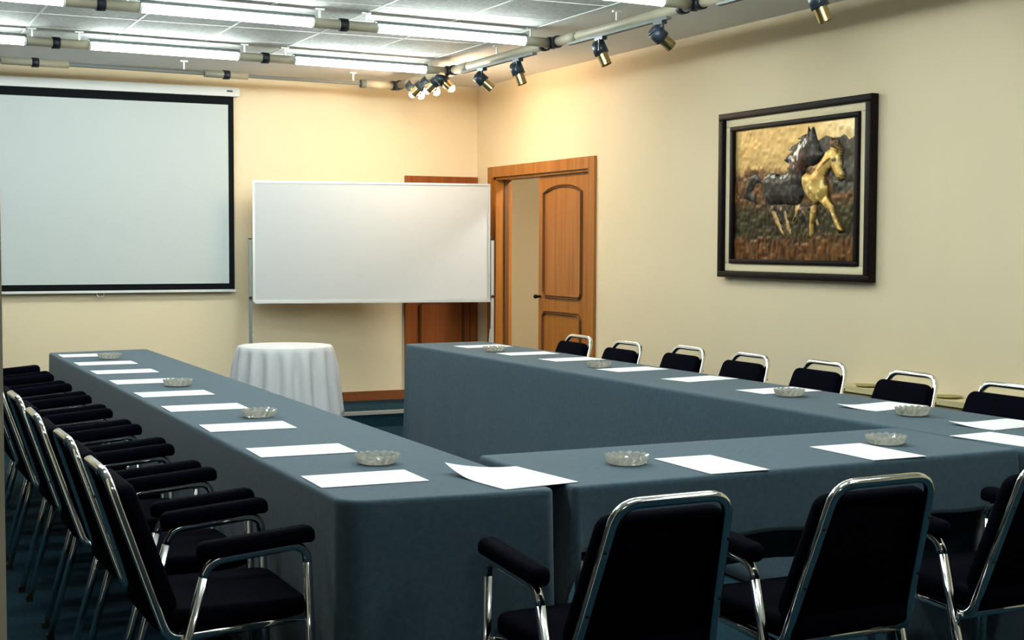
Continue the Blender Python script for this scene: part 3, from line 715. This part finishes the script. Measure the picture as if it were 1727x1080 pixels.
# ------------------------------------------------------------------ sheets of paper
def paper(x, y, rz, label, group, w=.30, h=.205, curl=(0, 0, 0, 0)):
    nx, ny = 10, 8; v = []; f = []
    for s in (0, 1):
        for j in range(ny+1):
            for i in range(nx+1):
                u, t = i/nx, j/ny
                z = curl[0]*max(0, 1-u*2.2-t*1.2)**2 + curl[1]*max(0, (u-.55)*2.2-t*1.2)**2 + curl[2]*max(0, (u-.45)*2.2+(t-1)*1.2)**2 + curl[3]*max(0, 1-u*2.2+(t-1)*1.2)**2
                v.append(((u-.5)*w, (t-.5)*h, z+(.0012 if s else 0)))
    n = (nx+1)*(ny+1)
    for j in range(ny):
        for i in range(nx):
            a = j*(nx+1)+i; q = (a, a+1, a+nx+2, a+nx+1); f.append(tuple(reversed(q))); f.append(tuple(n+k for k in q))
    rim = [i for i in range(nx)] + [nx+j*(nx+1) for j in range(ny)] + [ny*(nx+1)+i for i in range(nx, 0, -1)] + [j*(nx+1) for j in range(ny, 0, -1)]
    for k in range(len(rim)):
        a, b = rim[k], rim[(k+1) % len(rim)]; f.append((a, b, b+n, a+n))
    o = MB().add(v, f, False).build('paper_sheet', 'paper'); o.location = (x, y, ZT+.0012); o.rotation_euler = (0, 0, rz)
    return tag(o, label, 'paper', group)
lpx = [(617, 807), (502, 760), (416, 719.5), (341, 687.5), (284, 664.5), (238, 643.5), (203, 627), (184, 612.5), (143, 599.5)]
for k, (px, py) in enumerate(lpx):
    p = at_z(px, py, ZT+.002)
    x = 1.305 + (p.y-3.7)*.003
    paper(x, p.y if k not in (5, 8) else at_z(px, py, ZT+.002).y, [-.03, -.03, -.04, -.02, 0, .0, 0, .0, 0][k], f'blank white sheet on the left table, {ORD[k]} from the near end', 'sheets on the left table', curl=(.0, .0, 0, 0))
rpx = [(3.70, 811, 584.3), (3.70, 886, 596.5), (3.71, 968, 606), (3.715, 1066, 623), (3.735, 1182, 639), (3.745, 1318, 658.5), (3.765, 1490, 685.5), (3.785, 1685, 716)]
for k, (x, px, py) in enumerate(rpx):
    p = at_z(px, py, ZT+.002); 
    paper(p.x*.5+x*.5, p.y, [.05, .02, .06, .12, .17, .05, .2, .14][k], f'blank white sheet on the right table, {["farthest one by the whiteboard", "second from the far end", "third from the far end", "fourth from the far end", "fifth from the far end", "sixth from the far end", "seventh from the far end, beside an ashtray", "nearest and cut by the frame"][k]}', 'sheets on the right table', w=.32, h=.195, curl=(0, 0, 0, .012 if k in (6, 7) else 0))
PT = PI/2
paper(1.675, 3.525, PT+.12, 'blank white sheet lying across the joint of left and front tables', 'sheets on the front table', w=.315, h=.235, curl=(0, 0, .02, .0))
paper(2.309, 3.503, PT-.01, 'blank white sheet on the front table, left one of the two middle ones', 'sheets on the front table', w=.312, h=.197)
paper(2.895, 3.521, PT+.0, 'blank white sheet on the front table, right one of the two middle ones', 'sheets on the front table', w=.312, h=.20)
paper(3.505, 3.56, PT+.10, 'blank white sheet cut by the frame at the right end of the front table', 'sheets on the front table', w=.30, h=.20, curl=(.0, .0, .0, 0))

# ------------------------------------------------------------------ glass ashtrays
def ashtray_mesh():
    n = 32; prof = [(.046, 0), (.052, .002), (.0565, .009), (.0605, .017), (.0635, .025), (.0625, .0275), (.056, .026), (.050, .016), (.044, .008), (.020, .006)]
    v = []; f = []
    for j, (r, z) in enumerate(prof):
        for i in range(n):
            t = 2*PI*(i+.5*(j % 2))/n; up = (i % 2 == 0)
            k = (.0030 if up else -.0030)*(1 if 2 <= j <= 6 else 0)
            zz = z + (.0026 if up else -.0026)*(1 if j in (4, 5) else 0)
            v.append(((r+k)*math.cos(t), (r+k)*math.sin(t), zz))
    for j in range(len(prof)-1):
        for i in range(n):
            a, b, c, d = j*n+i, j*n+(i+1) % n, (j+1)*n+(i+1) % n, (j+1)*n+i
            if j % 2 == 0: f += [(a, b, d), (b, c, d)]
            else: f += [(a, b, c), (a, c, d)]
    f.append(tuple(reversed(range(n)))); f.append(tuple((len(prof)-1)*n+i for i in range(n)))
    return MB().add(v, f, False)
ash0 = ashtray_mesh().build('ashtray', 'glass')
al = [(636, 775, 'cut glass ashtray on the left table, nearest to the camera'), (437, 698, 'cut glass ashtray on the left table, second from the near end'),
      (300, 647, 'cut glass ashtray on the left table, third from the near end'), (185, 602, 'cut glass ashtray at the far end of the left table'),
      (1057, 776, 'cut glass ashtray on the front table, left of the sheets'), (1494, 743, 'cut glass ashtray on the front table behind the right sheet'),
      (833, 590, 'cut glass ashtray at the far end of the right table'), (1010, 616, 'cut glass ashtray on the right table, second from the far end'),
      (1331, 664, 'cut glass ashtray on the right table, third from the far end'), (1539, 696, 'cut glass ashtray on the right table, nearest to the camera')]
for k, (px, py, lb) in enumerate(al):
    o = ash0 if k == 0 else ash0.copy()
    if k: C.objects.link(o)
    p = at_z(px, py, ZT+.012); o.location = (p.x, p.y, ZT+.0006 if k not in (2, 3) else ZT+.0028); o.rotation_euler = (0, 0, k*.7)
    if k in (2, 3, 6, 8, 9): o.location.z = ZT+.0028
    tag(o, lb, 'ashtray', 'glass ashtrays')
